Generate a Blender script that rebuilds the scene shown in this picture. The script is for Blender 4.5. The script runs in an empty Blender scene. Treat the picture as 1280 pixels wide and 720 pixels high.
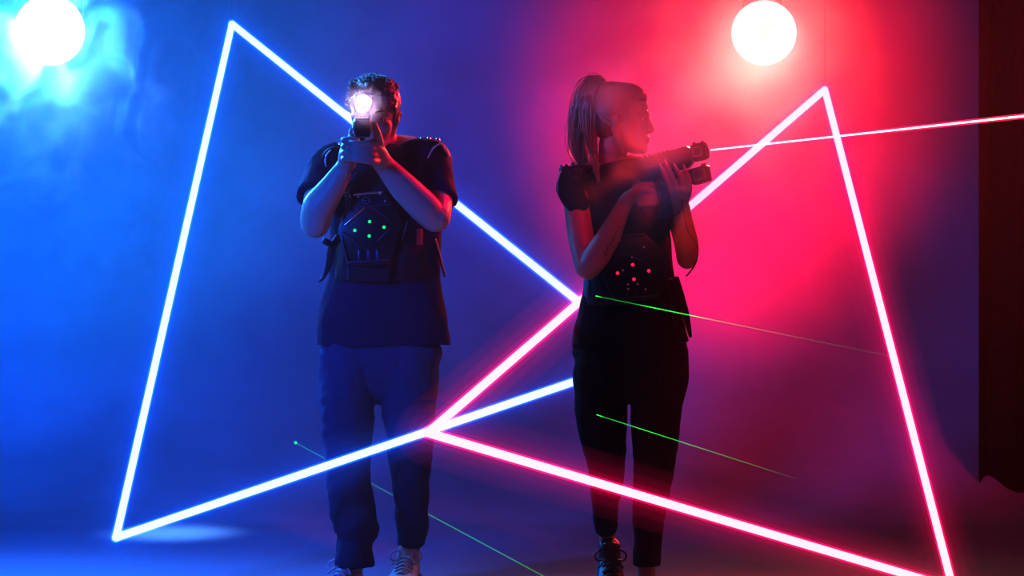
import bpy, bmesh, math, random
import numpy as np
from mathutils import Vector, Matrix, Euler, noise as mnoise
random.seed(7); np.random.seed(7)
PI = math.pi
S = bpy.context.scene
COL = S.collection
F = 3000.0                 # focal length in pixels of the 1280 frame
HY = 250.0                 # horizon row
CAMH = 472/3000*8.6        # camera height
def P(px, py, D):
    return Vector(((px-640)/F*D, D, CAMH-(py-HY)/F*D))

# ---------------------------------------------------------------- materials
def new_mat(name):
    m = bpy.data.materials.new(name); m.use_nodes = True
    nt = m.node_tree; nt.nodes.clear()
    out = nt.nodes.new('ShaderNodeOutputMaterial')
    return m, nt, out
def principled(name, col, rough=.6, metal=0, spec=.5, bump=0, scale=60, var=0.0, sheen=0):
    m, nt, out = new_mat(name)
    b = nt.nodes.new('ShaderNodeBsdfPrincipled')
    b.inputs['Base Color'].default_value = (*col, 1)
    b.inputs['Roughness'].default_value = rough
    b.inputs['Metallic'].default_value = metal
    b.inputs['Specular IOR Level'].default_value = spec
    if sheen: b.inputs['Sheen Weight'].default_value = sheen
    nt.links.new(b.outputs[0], out.inputs[0])
    if bump or var:
        tc = nt.nodes.new('ShaderNodeTexCoord')
        nz = nt.nodes.new('ShaderNodeTexNoise'); nz.inputs['Scale'].default_value = scale
        nz.inputs['Detail'].default_value = 4
        nt.links.new(tc.outputs['Object'], nz.inputs['Vector'])
        if bump:
            bp = nt.nodes.new('ShaderNodeBump'); bp.inputs['Strength'].default_value = bump
            bp.inputs['Distance'].default_value = .01
            nt.links.new(nz.outputs[0], bp.inputs['Height']); nt.links.new(bp.outputs[0], b.inputs['Normal'])
        if var:
            r = nt.nodes.new('ShaderNodeMix'); r.data_type = 'RGBA'
            r.inputs[6].default_value = (*[c*(1-var) for c in col], 1)
            r.inputs[7].default_value = (*[min(1, c*(1+var)) for c in col], 1)
            nt.links.new(nz.outputs[0], r.inputs[0]); nt.links.new(r.outputs[2], b.inputs['Base Color'])
    return m
def emission(name, col, strength):
    m, nt, out = new_mat(name)
    e = nt.nodes.new('ShaderNodeEmission')
    e.inputs[0].default_value = (*col, 1); e.inputs[1].default_value = strength
    nt.links.new(e.outputs[0], out.inputs[0]); return m
def glow_shell(name, col, strength, alpha):
    m, nt, out = new_mat(name)
    e = nt.nodes.new('ShaderNodeEmission'); e.inputs[0].default_value = (*col, 1); e.inputs[1].default_value = strength
    t = nt.nodes.new('ShaderNodeBsdfTransparent'); mx = nt.nodes.new('ShaderNodeMixShader')
    mx.inputs[0].default_value = alpha
    nt.links.new(t.outputs[0], mx.inputs[1]); nt.links.new(e.outputs[0], mx.inputs[2])
    nt.links.new(mx.outputs[0], out.inputs[0]); return m

# ---------------------------------------------------------------- mesh helpers
class MB:
    def __init__(s): s.v = []; s.f = []
    def add(s, v, f):
        o = len(s.v); s.v += [tuple(x) for x in v]; s.f += [tuple(i+o for i in q) for q in f]; return s
    def sweep(s, pts, rad, n=16, up=(0, 0, 1), sub=0, cap=True):
        """tube along pts; rad: float or (a,b) per point; a along 'side', b along 'up'"""
        pts = [Vector(p) for p in pts]
        rad = [(r, r) if not hasattr(r, '__len__') else tuple(r) for r in (rad if hasattr(rad, '__len__') else [rad]*len(pts))]
        if sub: pts, rad = smooth_path(pts, rad, sub)
        m = len(pts); rings = []
        for i in range(m):
            t = (pts[min(i+1, m-1)]-pts[max(i-1, 0)])
            if t.length < 1e-9: t = Vector((0, 0, 1))
            t.normalize(); u = Vector(up)
            if abs(t.dot(u)) > .97*u.length: u = Vector((0, 1, 0)) if abs(t.y) < .9 else Vector((1, 0, 0))
            sd = t.cross(u).normalized(); uu = sd.cross(t).normalized()
            rings.append((pts[i], t, sd, uu, rad[i]))
        V = []; 
        if cap:
            full = []
            p, t, sd, uu, r = rings[0]
            k = min(r)
            for a in (80, 55, 28): 
                c = math.cos(math.radians(a)); q = math.sin(math.radians(a))
                full.append((p-t*k*q, t, sd, uu, (r[0]*c, r[1]*c)))
            full += rings
            p, t, sd, uu, r = rings[-1]; k = min(r)
            for a in (28, 55, 80):
                c = math.cos(math.radians(a)); q = math.sin(math.radians(a))
                full.append((p+t*k*q, t, sd, uu, (r[0]*c, r[1]*c)))
            rings = full
        for (p, t, sd, uu, r) in rings:
            for j in range(n):
                a = 2*PI*j/n
                V.append(p+sd*(r[0]*math.cos(a))+uu*(r[1]*math.sin(a)))
        Fc = []
        for i in range(len(rings)-1):
            for j in range(n):
                Fc.append((i*n+j, i*n+(j+1) % n, (i+1)*n+(j+1) % n, (i+1)*n+j))
        Fc.append(tuple(range(n-1, -1, -1))); Fc.append(tuple((len(rings)-1)*n+j for j in range(n)))
        return s.add(V, Fc)
    def ell(s, c, r, rot=None, n=20, m=12):
        c = Vector(c); R = rot if rot is not None else Matrix.Identity(3)
        V = [c+R @ Vector((0, 0, r[2]))]
        for i in range(1, m):
            th = PI*i/m
            for j in range(n):
                a = 2*PI*j/n
                V.append(c+R @ Vector((r[0]*math.sin(th)*math.cos(a), r[1]*math.sin(th)*math.sin(a), r[2]*math.cos(th))))
        V.append(c+R @ Vector((0, 0, -r[2]))); Fc = []
        for j in range(n): Fc.append((0, 1+j, 1+(j+1) % n))
        for i in range(m-2):
            for j in range(n):
                a = 1+i*n+j; b = 1+i*n+(j+1) % n
                Fc.append((a, a+n, b+n, b))
        l = len(V)-1
        for j in range(n): Fc.append((l, 1+(m-2)*n+(j+1) % n, 1+(m-2)*n+j))
        return s.add(V, Fc)
    def box(s, c, d, rot=None, bev=0):
        c = Vector(c); R = rot if rot is not None else Matrix.Identity(3)
        bm = bmesh.new(); bmesh.ops.create_cube(bm, size=1)
        for v in bm.verts: v.co = Vector((v.co.x*d[0], v.co.y*d[1], v.co.z*d[2]))
        if bev: bmesh.ops.bevel(bm, geom=bm.edges[:], offset=bev, segments=2, affect='EDGES', profile=.6)
        bm.verts.index_update()
        V = [c+R @ v.co for v in bm.verts]; Fc = [tuple(v.index for v in f.verts) for f in bm.faces]
        bm.free(); return s.add(V, Fc)
    def prism(s, outline, M, t, bev=0):
        """outline [(x,y)] in local plane of 4x4 M, thickness t along local z (centred)"""
        bm = bmesh.new()
        vs = [bm.verts.new((x, y, -t/2)) for x, y in outline]
        f = bm.faces.new(vs)
        r = bmesh.ops.extrude_face_region(bm, geom=[f])
        for e in r['geom']:
            if isinstance(e, bmesh.types.BMVert): e.co.z += t
        bmesh.ops.recalc_face_normals(bm, faces=bm.faces[:])
        if bev: bmesh.ops.bevel(bm, geom=bm.edges[:], offset=bev, segments=2, affect='EDGES', profile=.6)
        bm.verts.index_update()
        V = [M @ v.co for v in bm.verts]; Fc = [tuple(v.index for v in f.verts) for f in bm.faces]
        bm.free(); return s.add(V, Fc)
    def lathe(s, prof, M, n=40, closed=False):
        """prof [(r,z)] revolved around local z of 4x4 M"""
        V = []; Fc = []; m = len(prof)
        for r, z in prof:
            for j in range(n):
                a = 2*PI*j/n; V.append(M @ Vector((r*math.cos(a), r*math.sin(a), z)))
        for i in range(m-1 if not closed else m):
            for j in range(n):
                i2 = (i+1) % m
                Fc.append((i*n+j, i*n+(j+1) % n, i2*n+(j+1) % n, i2*n+j))
        if not closed:
            Fc.append(tuple(range(n-1, -1, -1))); Fc.append(tuple((m-1)*n+j for j in range(n)))
        return s.add(V, Fc)
def smooth_path(pts, rad, sub):
    P2 = []; R2 = []; m = len(pts)
    for i in range(m-1):
        p0, p1, p2, p3 = pts[max(i-1, 0)], pts[i], pts[i+1], pts[min(i+2, m-1)]
        for k in range(sub):
            t = k/sub
            q = .5*((2*p1)+(p2-p0)*t+(2*p0-5*p1+4*p2-p3)*t*t+(3*p1-p0-3*p2+p3)*t**3)
            P2.append(q); R2.append(tuple(rad[i][a]*(1-t)+rad[i+1][a]*t for a in (0, 1)))
    P2.append(pts[-1]); R2.append(rad[-1]); return P2, R2

BASE = {}
def base_of(parent):
    return BASE.get(parent.name, Vector((0, 0, 0))) if parent else Vector((0, 0, 0))
def link_mesh(name, me, mat, parent, smooth=True):
    o = bpy.data.objects.new(name, me); COL.objects.link(o)
    if mat: me.materials.append(mat)
    b = base_of(parent)
    if b.length: me.transform(Matrix.Translation(-b))
    if smooth and len(me.polygons): me.polygons.foreach_set('use_smooth', [True]*len(me.polygons))
    if parent: o.parent = parent; BASE[o.name] = b
    return o
def build(mb, name, mat, parent=None, smooth=True, sharp=None):
    me = bpy.data.meshes.new(name); me.from_pydata(mb.v, [], mb.f); me.validate(); me.update()
    bm = bmesh.new(); bm.from_mesh(me); bmesh.ops.recalc_face_normals(bm, faces=bm.faces[:])
    if sharp:
        for e in bm.edges:
            if len(e.link_faces) == 2 and e.calc_face_angle(0) > math.radians(sharp): e.smooth = False
    bm.to_mesh(me); bm.free()
    return link_mesh(name, me, mat, parent, smooth)
def melt(mb, name, mat, parent=None, voxel=.005, smooth=6, factor=.5, post=None):
    """fuse overlapping closed shapes into one continuous skin"""
    me = bpy.data.meshes.new('tmp'); me.from_pydata(mb.v, [], mb.f); me.update()
    bm = bmesh.new(); bm.from_mesh(me); bmesh.ops.recalc_face_normals(bm, faces=bm.faces[:]); bm.to_mesh(me); bm.free()
    o = bpy.data.objects.new('tmp', me); COL.objects.link(o)
    r = o.modifiers.new('r', 'REMESH'); r.mode = 'VOXEL'; r.voxel_size = voxel; r.use_smooth_shade = True
    if smooth:
        s = o.modifiers.new('s', 'SMOOTH'); s.factor = factor; s.iterations = smooth
    dg = bpy.context.evaluated_depsgraph_get(); dg.update()
    m2 = bpy.data.meshes.new_from_object(o.evaluated_get(dg))
    bpy.data.objects.remove(o); bpy.data.meshes.remove(me)
    m2.name = name; m2.materials.clear()
    if post:
        n = len(m2.vertices); co = np.empty(n*3, np.float32); no = np.empty(n*3, np.float32)
        m2.vertices.foreach_get('co', co); m2.vertices.foreach_get('normal', no)
        co = co.reshape(-1, 3); no = no.reshape(-1, 3)
        co = post(co, no); m2.vertices.foreach_set('co', co.astype(np.float32).ravel()); m2.update()
    return link_mesh(name, m2, mat, parent)
def empty(name, loc, label=None, cat=None, group=None):
    o = bpy.data.objects.new(name, None); COL.objects.link(o); o.location = loc; o.empty_display_size = .1
    BASE[o.name] = Vector(loc)
    if label: o['label'] = label; o['category'] = cat
    if group: o['group'] = group
    return o
def tag(o, label, cat, group=None, kind=None):
    o['label'] = label; o['category'] = cat
    if group: o['group'] = group
    if kind: o['kind'] = kind
    return o
def aim(loc, target):
    return (Vector(target)-Vector(loc)).to_track_quat('-Z', 'Y').to_euler()
def light(name, kind, loc, col, power, target=None, size=.1, angle=60, blend=.6, parent=None):
    l = bpy.data.lights.new(name, kind); l.color = col; l.energy = power
    if kind == 'SPOT': l.spot_size = math.radians(angle); l.spot_blend = blend; l.shadow_soft_size = size
    elif kind == 'POINT': l.shadow_soft_size = size
    elif kind == 'AREA': l.shape = 'DISK'; l.size = size
    o = bpy.data.objects.new(name, l); COL.objects.link(o); o.location = loc
    if target is not None: o.rotation_euler = aim(loc, target)
    return o

# ---------------------------------------------------------------- camera
cam = bpy.data.cameras.new('camera'); co = bpy.data.objects.new('camera', cam); COL.objects.link(co)
cam.sensor_fit = 'HORIZONTAL'; cam.sensor_width = 36; cam.lens = 36*F/1280
cam.shift_y = -(360-HY)/1280; cam.clip_end = 100
co.location = (0, 0, CAMH); co.rotation_euler = (PI/2, 0, 0); S.camera = co
S.view_settings.view_transform = 'Standard'; S.view_settings.look = 'None'
S.view_settings.exposure = .22; S.view_settings.gamma = .77
S.cycles.use_denoising = True
S.cycles.volume_bounces = 0; S.cycles.max_bounces = 6; S.cycles.diffuse_bounces = 2
S.cycles.transparent_max_bounces = 32; S.cycles.volume_step_rate = 1.0; S.cycles.volume_max_steps = 256
S.cycles.sample_clamp_indirect = 3; S.cycles.adaptive_threshold = .04
w = bpy.data.worlds.new('night_studio'); S.world = w; w.use_nodes = True
w.node_tree.nodes['Background'].inputs[0].default_value = (.004, .006, .02, 1); w.node_tree.nodes['Background'].inputs[1].default_value = .2

# ---------------------------------------------------------------- the studio
DB = 11.6                         # backdrop distance
M_back = principled('grey_backdrop_painted_haze', (.30, .30, .32), .95, spec=.1, var=.38, scale=1.7)  # mottling paints the look of drifting smoke into the backdrop colour
M_floor = principled('studio_floor', (.28, .28, .30), .85, spec=.1, bump=.25, scale=45, var=.1)
M_dark = principled('dark_paint', (.03, .03, .035), .9, spec=.1)
M_black = principled('black_metal', (.02, .02, .022), .45, metal=.3)
M_curtain = principled('black_drape', (.012, .010, .014), 1, spec=.05, bump=.3, scale=80)
R_ = 1.6
prof = [(0, 6.0)]
def structure(name, mb, mat, smooth=False):
    o = build(mb, name, mat, None, smooth); o['kind'] = 'structure'; return o
XL, XR, ZC = -4.2, 4.2, 3.4
m = MB(); m.add([(XL, -2, 0), (XR, -2, 0), (XR, DB-R_, 0), (XL, DB-R_, 0)], [(0, 1, 2, 3)])
structure('floor', m, M_floor)
m = MB(); V = []; n = 14
for i in range(n+1):
    a = PI/2*i/n; y = DB-R_+R_*math.sin(a); z = R_-R_*math.cos(a)
    V += [(XL, y, z), (XR, y, z)]
V += [(XL, DB, ZC), (XR, DB, ZC)]
m.add(V, [(2*i, 2*i+1, 2*i+3, 2*i+2) for i in range(n+1)])
structure('wall_back', m, M_back, True)
m = MB(); m.add([(XL, -2, 0), (XL, DB, 0), (XL, DB, ZC), (XL, -2, ZC)], [(0, 1, 2, 3)]); structure('wall_left', m, M_dark)
m = MB(); m.add([(XR, -2, 0), (XR, DB, 0), (XR, DB, ZC), (XR, -2, ZC)], [(3, 2, 1, 0)]); structure('wall_right', m, M_dark)
m = MB(); m.add([(XL, -2, ZC), (XR, -2, ZC), (XR, DB, ZC), (XL, DB, ZC)], [(3, 2, 1, 0)]); structure('ceiling', m, M_dark)

# black drape at the right, hanging in deep folds
def drape():
    m = MB(); V = []; nx = 120
    x0 = P(1222, 0, 10.6).x; x1 = x0+1.5
    for i in range(nx+1):
        t = i/nx; x = x0+(x1-x0)*t
        y = 10.55+.06*math.sin(t*46)+.03*math.sin(t*23+1)
        V += [(x, y, .02), (x, y, ZC-.03)]
    m.add(V, [(2*i, 2*i+2, 2*i+3, 2*i+1) for i in range(nx)])
    o = build(m, 'curtain', M_curtain)
    s = o.modifiers.new('thick', 'SOLIDIFY'); s.thickness = .006
    tag(o, 'black folded drape hanging beside the backdrop at the far right', 'curtain')
drape()

# ---------------------------------------------------------------- haze
def haze(name, lo, hi, build_density, color=(1, 1, 1), aniso=.0, label=None):
    m = MB(); c = [(a+b)/2 for a, b in zip(lo, hi)]; d = [b-a for a, b in zip(lo, hi)]
    m.box(c, d)
    mat, nt, out = new_mat(name)
    vs = nt.nodes.new('ShaderNodeVolumeScatter'); vs.inputs['Color'].default_value = (*color, 1)
    vs.inputs['Anisotropy'].default_value = aniso
    r = build_density(nt)
    if isinstance(r, float): vs.inputs['Density'].default_value = r
    else: nt.links.new(r, vs.inputs['Density'])
    nt.links.new(vs.outputs[0], out.inputs['Volume'])
    o = build(m, name, mat, None, False)
    tag(o, label, 'haze', kind='stuff'); return o
def cloud(nt, base, dens, scale, seed, lo_t, hi_t, centre, radius, stretch=(1, 1, 1), distort=1.2, detail=4):
    """smoke density: soft ellipsoid falloff times (even base + curling noise)"""
    N = nt.nodes.new; L = nt.links.new
    g = N('ShaderNodeTexCoord'); mp = N('ShaderNodeMapping'); mp.inputs['Scale'].default_value = stretch; mp.inputs['Location'].default_value = (seed, seed*.37, seed*1.7)
    nz = N('ShaderNodeTexNoise'); nz.inputs['Scale'].default_value = scale; nz.inputs['Detail'].default_value = detail; nz.inputs['Distortion'].default_value = distort
    L(g.outputs['Object'], mp.inputs[0]); L(mp.outputs[0], nz.inputs['Vector'])
    r = N('ShaderNodeMapRange'); r.interpolation_type = 'SMOOTHSTEP'
    r.inputs['From Min'].default_value = lo_t; r.inputs['From Max'].default_value = hi_t; r.inputs['To Min'].default_value = base; r.inputs['To Max'].default_value = base+dens
    L(nz.outputs[0], r.inputs['Value'])
    s = N('ShaderNodeVectorMath'); s.operation = 'SUBTRACT'; s.inputs[1].default_value = centre
    L(g.outputs['Object'], s.inputs[0])
    sc = N('ShaderNodeVectorMath'); sc.operation = 'DIVIDE'; sc.inputs[1].default_value = radius; L(s.outputs[0], sc.inputs[0])
    ln = N('ShaderNodeVectorMath'); ln.operation = 'LENGTH'; L(sc.outputs[0], ln.inputs[0])
    f = N('ShaderNodeMapRange'); f.interpolation_type = 'SMOOTHSTEP'
    f.inputs['From Min'].default_value = 1; f.inputs['From Max'].default_value = .15; L(ln.outputs['Value'], f.inputs['Value'])
    mu = N('ShaderNodeMath'); mu.operation = 'MULTIPLY'; L(f.outputs[0], mu.inputs[1])
    if dens: L(r.outputs[0], mu.inputs[0])
    else: mu.inputs[0].default_value = base
    return mu.outputs[0]
def around(c, r): return tuple(a-b for a, b in zip(c, r)), tuple(a+b for a, b in zip(c, r))
def plume(centre, radius, base, dens, scale, seed, lo_t, hi_t, label, **k):
    lo, hi = around(centre, radius)
    mid = [(a+b)/2 for a, b in zip(lo, hi)]
    m = MB(); m.ell(mid, radius, n=32, m=16)
    mat, nt, out = new_mat('smoke_plume')
    vs = nt.nodes.new('ShaderNodeVolumeScatter'); vs.inputs['Color'].default_value = (1, 1, 1, 1); vs.inputs['Anisotropy'].default_value = .3
    nt.links.new(cloud(nt, base, dens, scale, seed, lo_t, hi_t, centre, radius, **k), vs.inputs['Density']); nt.links.new(vs.outputs[0], out.inputs['Volume'])
    return tag(build(m, 'smoke_plume', mat, None, False), label, 'smoke', kind='stuff')
haze('thin_haze', (XL+.02, 6.2, .01), (XR-.02, DB-.02, ZC-.02), lambda nt: .010, aniso=.3, label='thin smoke haze filling the whole studio')
BL = P(62, 38, 10.6); RL = P(955, 41, 10.6)
plume(BL+Vector((.20, -.42, -.26)), (1.10, .40, 1.0), .15, 1.8, 2.9, 3.1, .51, .64, 'curling pale smoke plume drifting beside and below the blue lamp', distort=2.4, detail=4)
plume(RL+Vector((-.38, -.62, -.30)), (1.30, .55, 1.15), .14, .55, 2.3, 8.3, .38, .66, 'broad pink cloud of smoke billowing around the red lamp', distort=1.0, detail=3)
plume(P(806, 205, 7.46), (.40, .18, .42), 1.0, 1.8, 5, 5.7, .38, .62, 'red-lit wisp of smoke drifting in front of the chest behind the gun', distort=.8, detail=2)
plume(P(453.5, 131, 7.72), (.085, .10, .085), 1.6, 0, 5, 5.7, .38, .62, 'small added puff of haze spreading the muzzle light into a glow')  # made-up puff that carries the flare around the muzzle light
def gas(name, col, strength):
    m, nt, out = new_mat(name)
    e = nt.nodes.new('ShaderNodeEmission'); e.inputs[0].default_value = (*col, 1); e.inputs[1].default_value = strength
    t = nt.nodes.new('ShaderNodeBsdfTransparent'); a = nt.nodes.new('ShaderNodeAddShader')
    nt.links.new(t.outputs[0], a.inputs[0]); nt.links.new(e.outputs[0], a.inputs[1]); nt.links.new(a.outputs[0], out.inputs[0]); return m
M_bcore = emission('white_blue_neon', (.86, .93, 1.0), .95)
M_bglow = gas('blue_tube_skin', (.0, .10, 1.0), .9)
M_rcore = emission('white_pink_neon', (1.0, .86, .92), .95)
M_rglow = gas('red_tube_skin', (1.0, .0, .09), .9)
def halo_emission(name, col, strength):
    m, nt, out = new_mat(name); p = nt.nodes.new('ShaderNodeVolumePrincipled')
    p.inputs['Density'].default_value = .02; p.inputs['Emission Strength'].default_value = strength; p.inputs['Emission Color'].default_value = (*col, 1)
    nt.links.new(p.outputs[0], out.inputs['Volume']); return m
def neon(name, pts, r, core, glow, label, hcol):
    t = empty(name, min(pts, key=lambda p: p.z), label, 'neon light', 'neon triangles')
    def line(a, b, k=24): return [a.lerp(b, i/k) for i in range(k+1)]
    for i in range(3):
        a, b = pts[i], pts[(i+1) % 3]
        c = build(MB().sweep(line(a, b), r*.72, n=14, up=(0, 1, 0)), 'tube', core, t)
        build(MB().sweep(line(a, b), r, n=14, up=(0, 1, 0)), 'tube_skin', glow, c)
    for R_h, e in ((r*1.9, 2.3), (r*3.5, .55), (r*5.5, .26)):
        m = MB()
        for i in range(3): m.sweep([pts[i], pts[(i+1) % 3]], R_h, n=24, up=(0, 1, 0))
        build(m, 'glow', halo_emission('emissive_halo', hcol, e), t)['kind'] = 'stuff'  # self-emitting shells imitate tube light scattered by the haze
    top = max(pts, key=lambda p: p.z)
    build(MB().sweep([top, Vector((top.x, top.y, ZC-.01))], .0006, n=6), 'suspension_wire', M_black, t)
    return t
blue_pts = [P(290, 30, 9.6), P(145, 672, 8.14), P(809, 446, 8.2)]
red_pts = [P(535, 541, 7.43), P(1191, 735, 8.32), P(1031, 112, 9.6)]
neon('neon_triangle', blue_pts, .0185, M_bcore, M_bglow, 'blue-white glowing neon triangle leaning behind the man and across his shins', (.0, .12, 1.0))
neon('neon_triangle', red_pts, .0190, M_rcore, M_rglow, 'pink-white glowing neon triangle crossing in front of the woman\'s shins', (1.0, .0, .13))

# ================================================================ people
M_skin = principled('skin', (.42, .28, .22), .48, spec=.4, bump=.06, scale=150, var=.06)
M_skin_w = principled('fair_skin', (.34, .21, .19), .45, spec=.4, bump=.05, scale=150, var=.05)
M_hair_m = principled('dark_brown_hair', (.045, .028, .02), .38, spec=.6)
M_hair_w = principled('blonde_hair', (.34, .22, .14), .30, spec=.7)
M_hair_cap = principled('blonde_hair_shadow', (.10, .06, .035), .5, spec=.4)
M_shirt = principled('navy_cotton', (.008, .017, .055), .9, spec=.15, bump=.25, scale=220)
M_jeans = principled('blue_denim', (.022, .050, .12), .85, spec=.2, bump=.3, scale=260, var=.25)
M_legg = principled('black_trousers', (.008, .008, .011), .9, spec=.12, bump=.2, scale=220)
M_top = principled('black_cotton', (.010, .009, .012), .9, spec=.15, bump=.2, scale=220)
M_vest = principled('black_vest_fabric', (.005, .008, .016), .6, spec=.3, bump=.3, scale=300)
M_plast = principled('black_plastic', (.010, .011, .016), .32, spec=.5)
M_plast2 = principled('dark_blue_plastic', (.025, .035, .07), .3, spec=.6)
M_chrome = principled('brushed_steel', (.75, .77, .8), .22, metal=1)
M_pipe = principled('pale_piping', (.75, .72, .78), .4)
M_white = principled('off_white_leather', (.42, .45, .50), .5, bump=.1, scale=120)
M_grey = principled('grey_mesh_fabric', (.12, .14, .19), .7, bump=.4, scale=400)
M_bootblk = principled('black_leather', (.015, .015, .022), .42, spec=.5, bump=.2, scale=60)
M_sole = principled('rubber_sole', (.10, .11, .13), .7)
M_eye = principled('eye_white', (.75, .73, .72), .15)
M_iris = principled('dark_iris', (.03, .02, .015), .08, spec=.8)
M_redtag = principled('red_tag', (.5, .02, .04), .6)
M_green = emission('green_led', (.02, 1.0, .35), 1.0)
M_redled = emission('red_led', (1.0, .02, .10), 1.3)
M_lens = principled('lens_glass', (.01, .015, .03), .05, spec=.9)
M_print = principled('grey_print', (.20, .18, .22), .6)
M_tattoo = principled('tattoo_ink', (.05, .035, .05), .6)

def frame(origin, xdir, zdir):
    x = Vector(xdir).normalized(); z = Vector(zdir); y = z.cross(x).normalized(); z = x.cross(y).normalized()
    M = Matrix((x, y, z)).transposed().to_4x4(); M.translation = Vector(origin); return M
def folds(amp, sc=(9, 9, 4), seed=0.0, zlo=-9, zhi=9):
    def f(co, no):
        out = co.copy()
        for i in range(len(co)):
            x, y, z = co[i]
            v = Vector((x*sc[0]+seed, y*sc[1], z*sc[2]))
            d = mnoise.noise(v)+.5*mnoise.noise(v*2.3)
            out[i] = co[i]+no[i]*(amp*d)
        return out
    return f

def head_parts(mb, M, k=1.0, fem=False):
    """head in cm, face towards local -y, eyes at z=0, chin at -11.5, crown at +11.5"""
    c = .01*k; R = M.to_3x3(); g = .72 if fem else 1.0
    def e(p, r, rot=None):
        mb.ell(M @ (Vector(p)*c), [a*c for a in r], R @ rot if rot is not None else R)
    def s(ps, rs, up=None):
        mb.sweep([M @ (Vector(p)*c) for p in ps], [tuple(b*c for b in q) if hasattr(q, '__len__') else q*c for q in rs], n=12, up=R @ Vector(up or (0, 0, 1)), sub=3)
    e((0, 1.0, 3.0), (7.4, 9.2, 8.4)); e((0, -1.9, -2.6), (6.4, 6.3, 7.6)); e((0, -2.0, 1.5), (6.6, 6.2, 6.0))
    e((0, -6.3, -9.5), (2.3*g, 1.8, 1.8)); e((0, -4.0, -8.0), (4.2, 3.8, 3.2)); e((0, -5.0, -5.5), (4.2, 3.0, 4.2))
    for q in (-1, 1):
        s([(q*6.0, 1.5, -3.5), (q*5.4, .0, -7.0), (q*3.5, -4, -9.0), (q*1.6, -6.0, -9.7)], [1.5, 1.7*g, 1.6*g, 1.6*g])
        e((q*4.0, -4.6, -2.6), (2.5, 2.2, 2.6))
        e((q*1.15*g, -8.6, -3.9), (.8*g, .9, .7*g))
        e((q*7.3, 1.6, -.6), (.6, 1.5, 2.6), Euler((math.radians(-12), 0, q*math.radians(18))).to_matrix())
        s([(q*7.2, .4, -2.0), (q*7.5, .5, .8), (q*8.0, 1.8, 2.0), (q*8.1, 2.9, .8), (q*7.6, 2.3, -1.6), (q*7.1, .9, -2.9)], [.3, .36, .4, .4, .36, .45])
        s([(q*1.5, -7.2, .15), (q*3.1, -7.6, .85), (q*4.8, -6.3, .1)], [.3, .38, .3])
        s([(q*1.6, -7.2, -.35), (q*3.1, -7.3, -.95), (q*4.7, -6.3, -.35)], [.3, .38, .3])
    s([(-5.0, -6.0, 1.7), (-2.6, -7.3, 2.1), (0, -7.5, 1.7), (2.6, -7.3, 2.1), (5.0, -6.0, 1.7)], [.8*g, 1.0*g, .8, 1.0*g, .8*g])
    s([(0, -7.2, 1.4), (0, -8.3, -.8), (0, -8.6-1.2*g, -2.7), (0, -8.4-1.5*g, -3.5)], [(.75*g, .7), (.75*g, .8), (.95*g, .9*g), (.95*g, .8*g)], (0, -1, 0))
    s([(-2.4, -7.0, -6.0), (-1.1, -7.85, -5.75), (0, -8.05, -5.85), (1.1, -7.85, -5.75), (2.4, -7.0, -6.0)], [.3, .55, .5, .55, .3])
    s([(-2.2, -6.9, -6.45), (0, -7.9, -6.95), (2.2, -6.9, -6.45)], [.3, .72, .3])
    e((0, -6.2, -6.3), (2.8, 1.8, 2.2))
def eyes(M, parent, k=1.0, look=(0, -1, 0)):
    for q in (-1, 1):
        c = M @ (Vector((q*3.1, -6.35, -.05))*.01*k)
        ey = build(MB().ell(c, (.0122*k,)*3), 'eye', M_eye, parent)
        d = (M.to_3x3() @ Vector(look)).normalized()
        build(MB().ell(c+d*.0085*k, (.0055*k, .0055*k, .0055*k)), 'iris', M_iris, ey)
def brows(M, parent, mat, k=1.0, dy=0.0):
    for q in (-1, 1):
        pts = [M @ (Vector(p)*.01*k) for p in ((q*1.3, -8.35+dy, 2.0), (q*3.0, -8.25+dy, 2.75), (q*4.9, -6.75+dy, 2.1))]
        build(MB().sweep(pts, [.0028, .0034, .0016], n=8, sub=3), 'eyebrow', mat, parent)
def strands(mb, guides, n, spread, r0, r1, seed, jit=.3, seg=8):
    rnd = random.Random(seed)
    for _ in range(n):
        g = rnd.choice(guides); off = Vector((rnd.gauss(0, 1), rnd.gauss(0, 1), rnd.gauss(0, 1)))
        pts = []; m = len(g)
        for i, (p, w) in enumerate(g):
            pts.append(Vector(p)+off*w*spread+Vector((rnd.gauss(0, 1), rnd.gauss(0, 1), rnd.gauss(0, 1)))*w*jit*.3)
        rad = [r0+(r1-r0)*i/(m-1) for i in range(m)]
        mb.sweep(pts, rad, n=5, sub=3)

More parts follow.
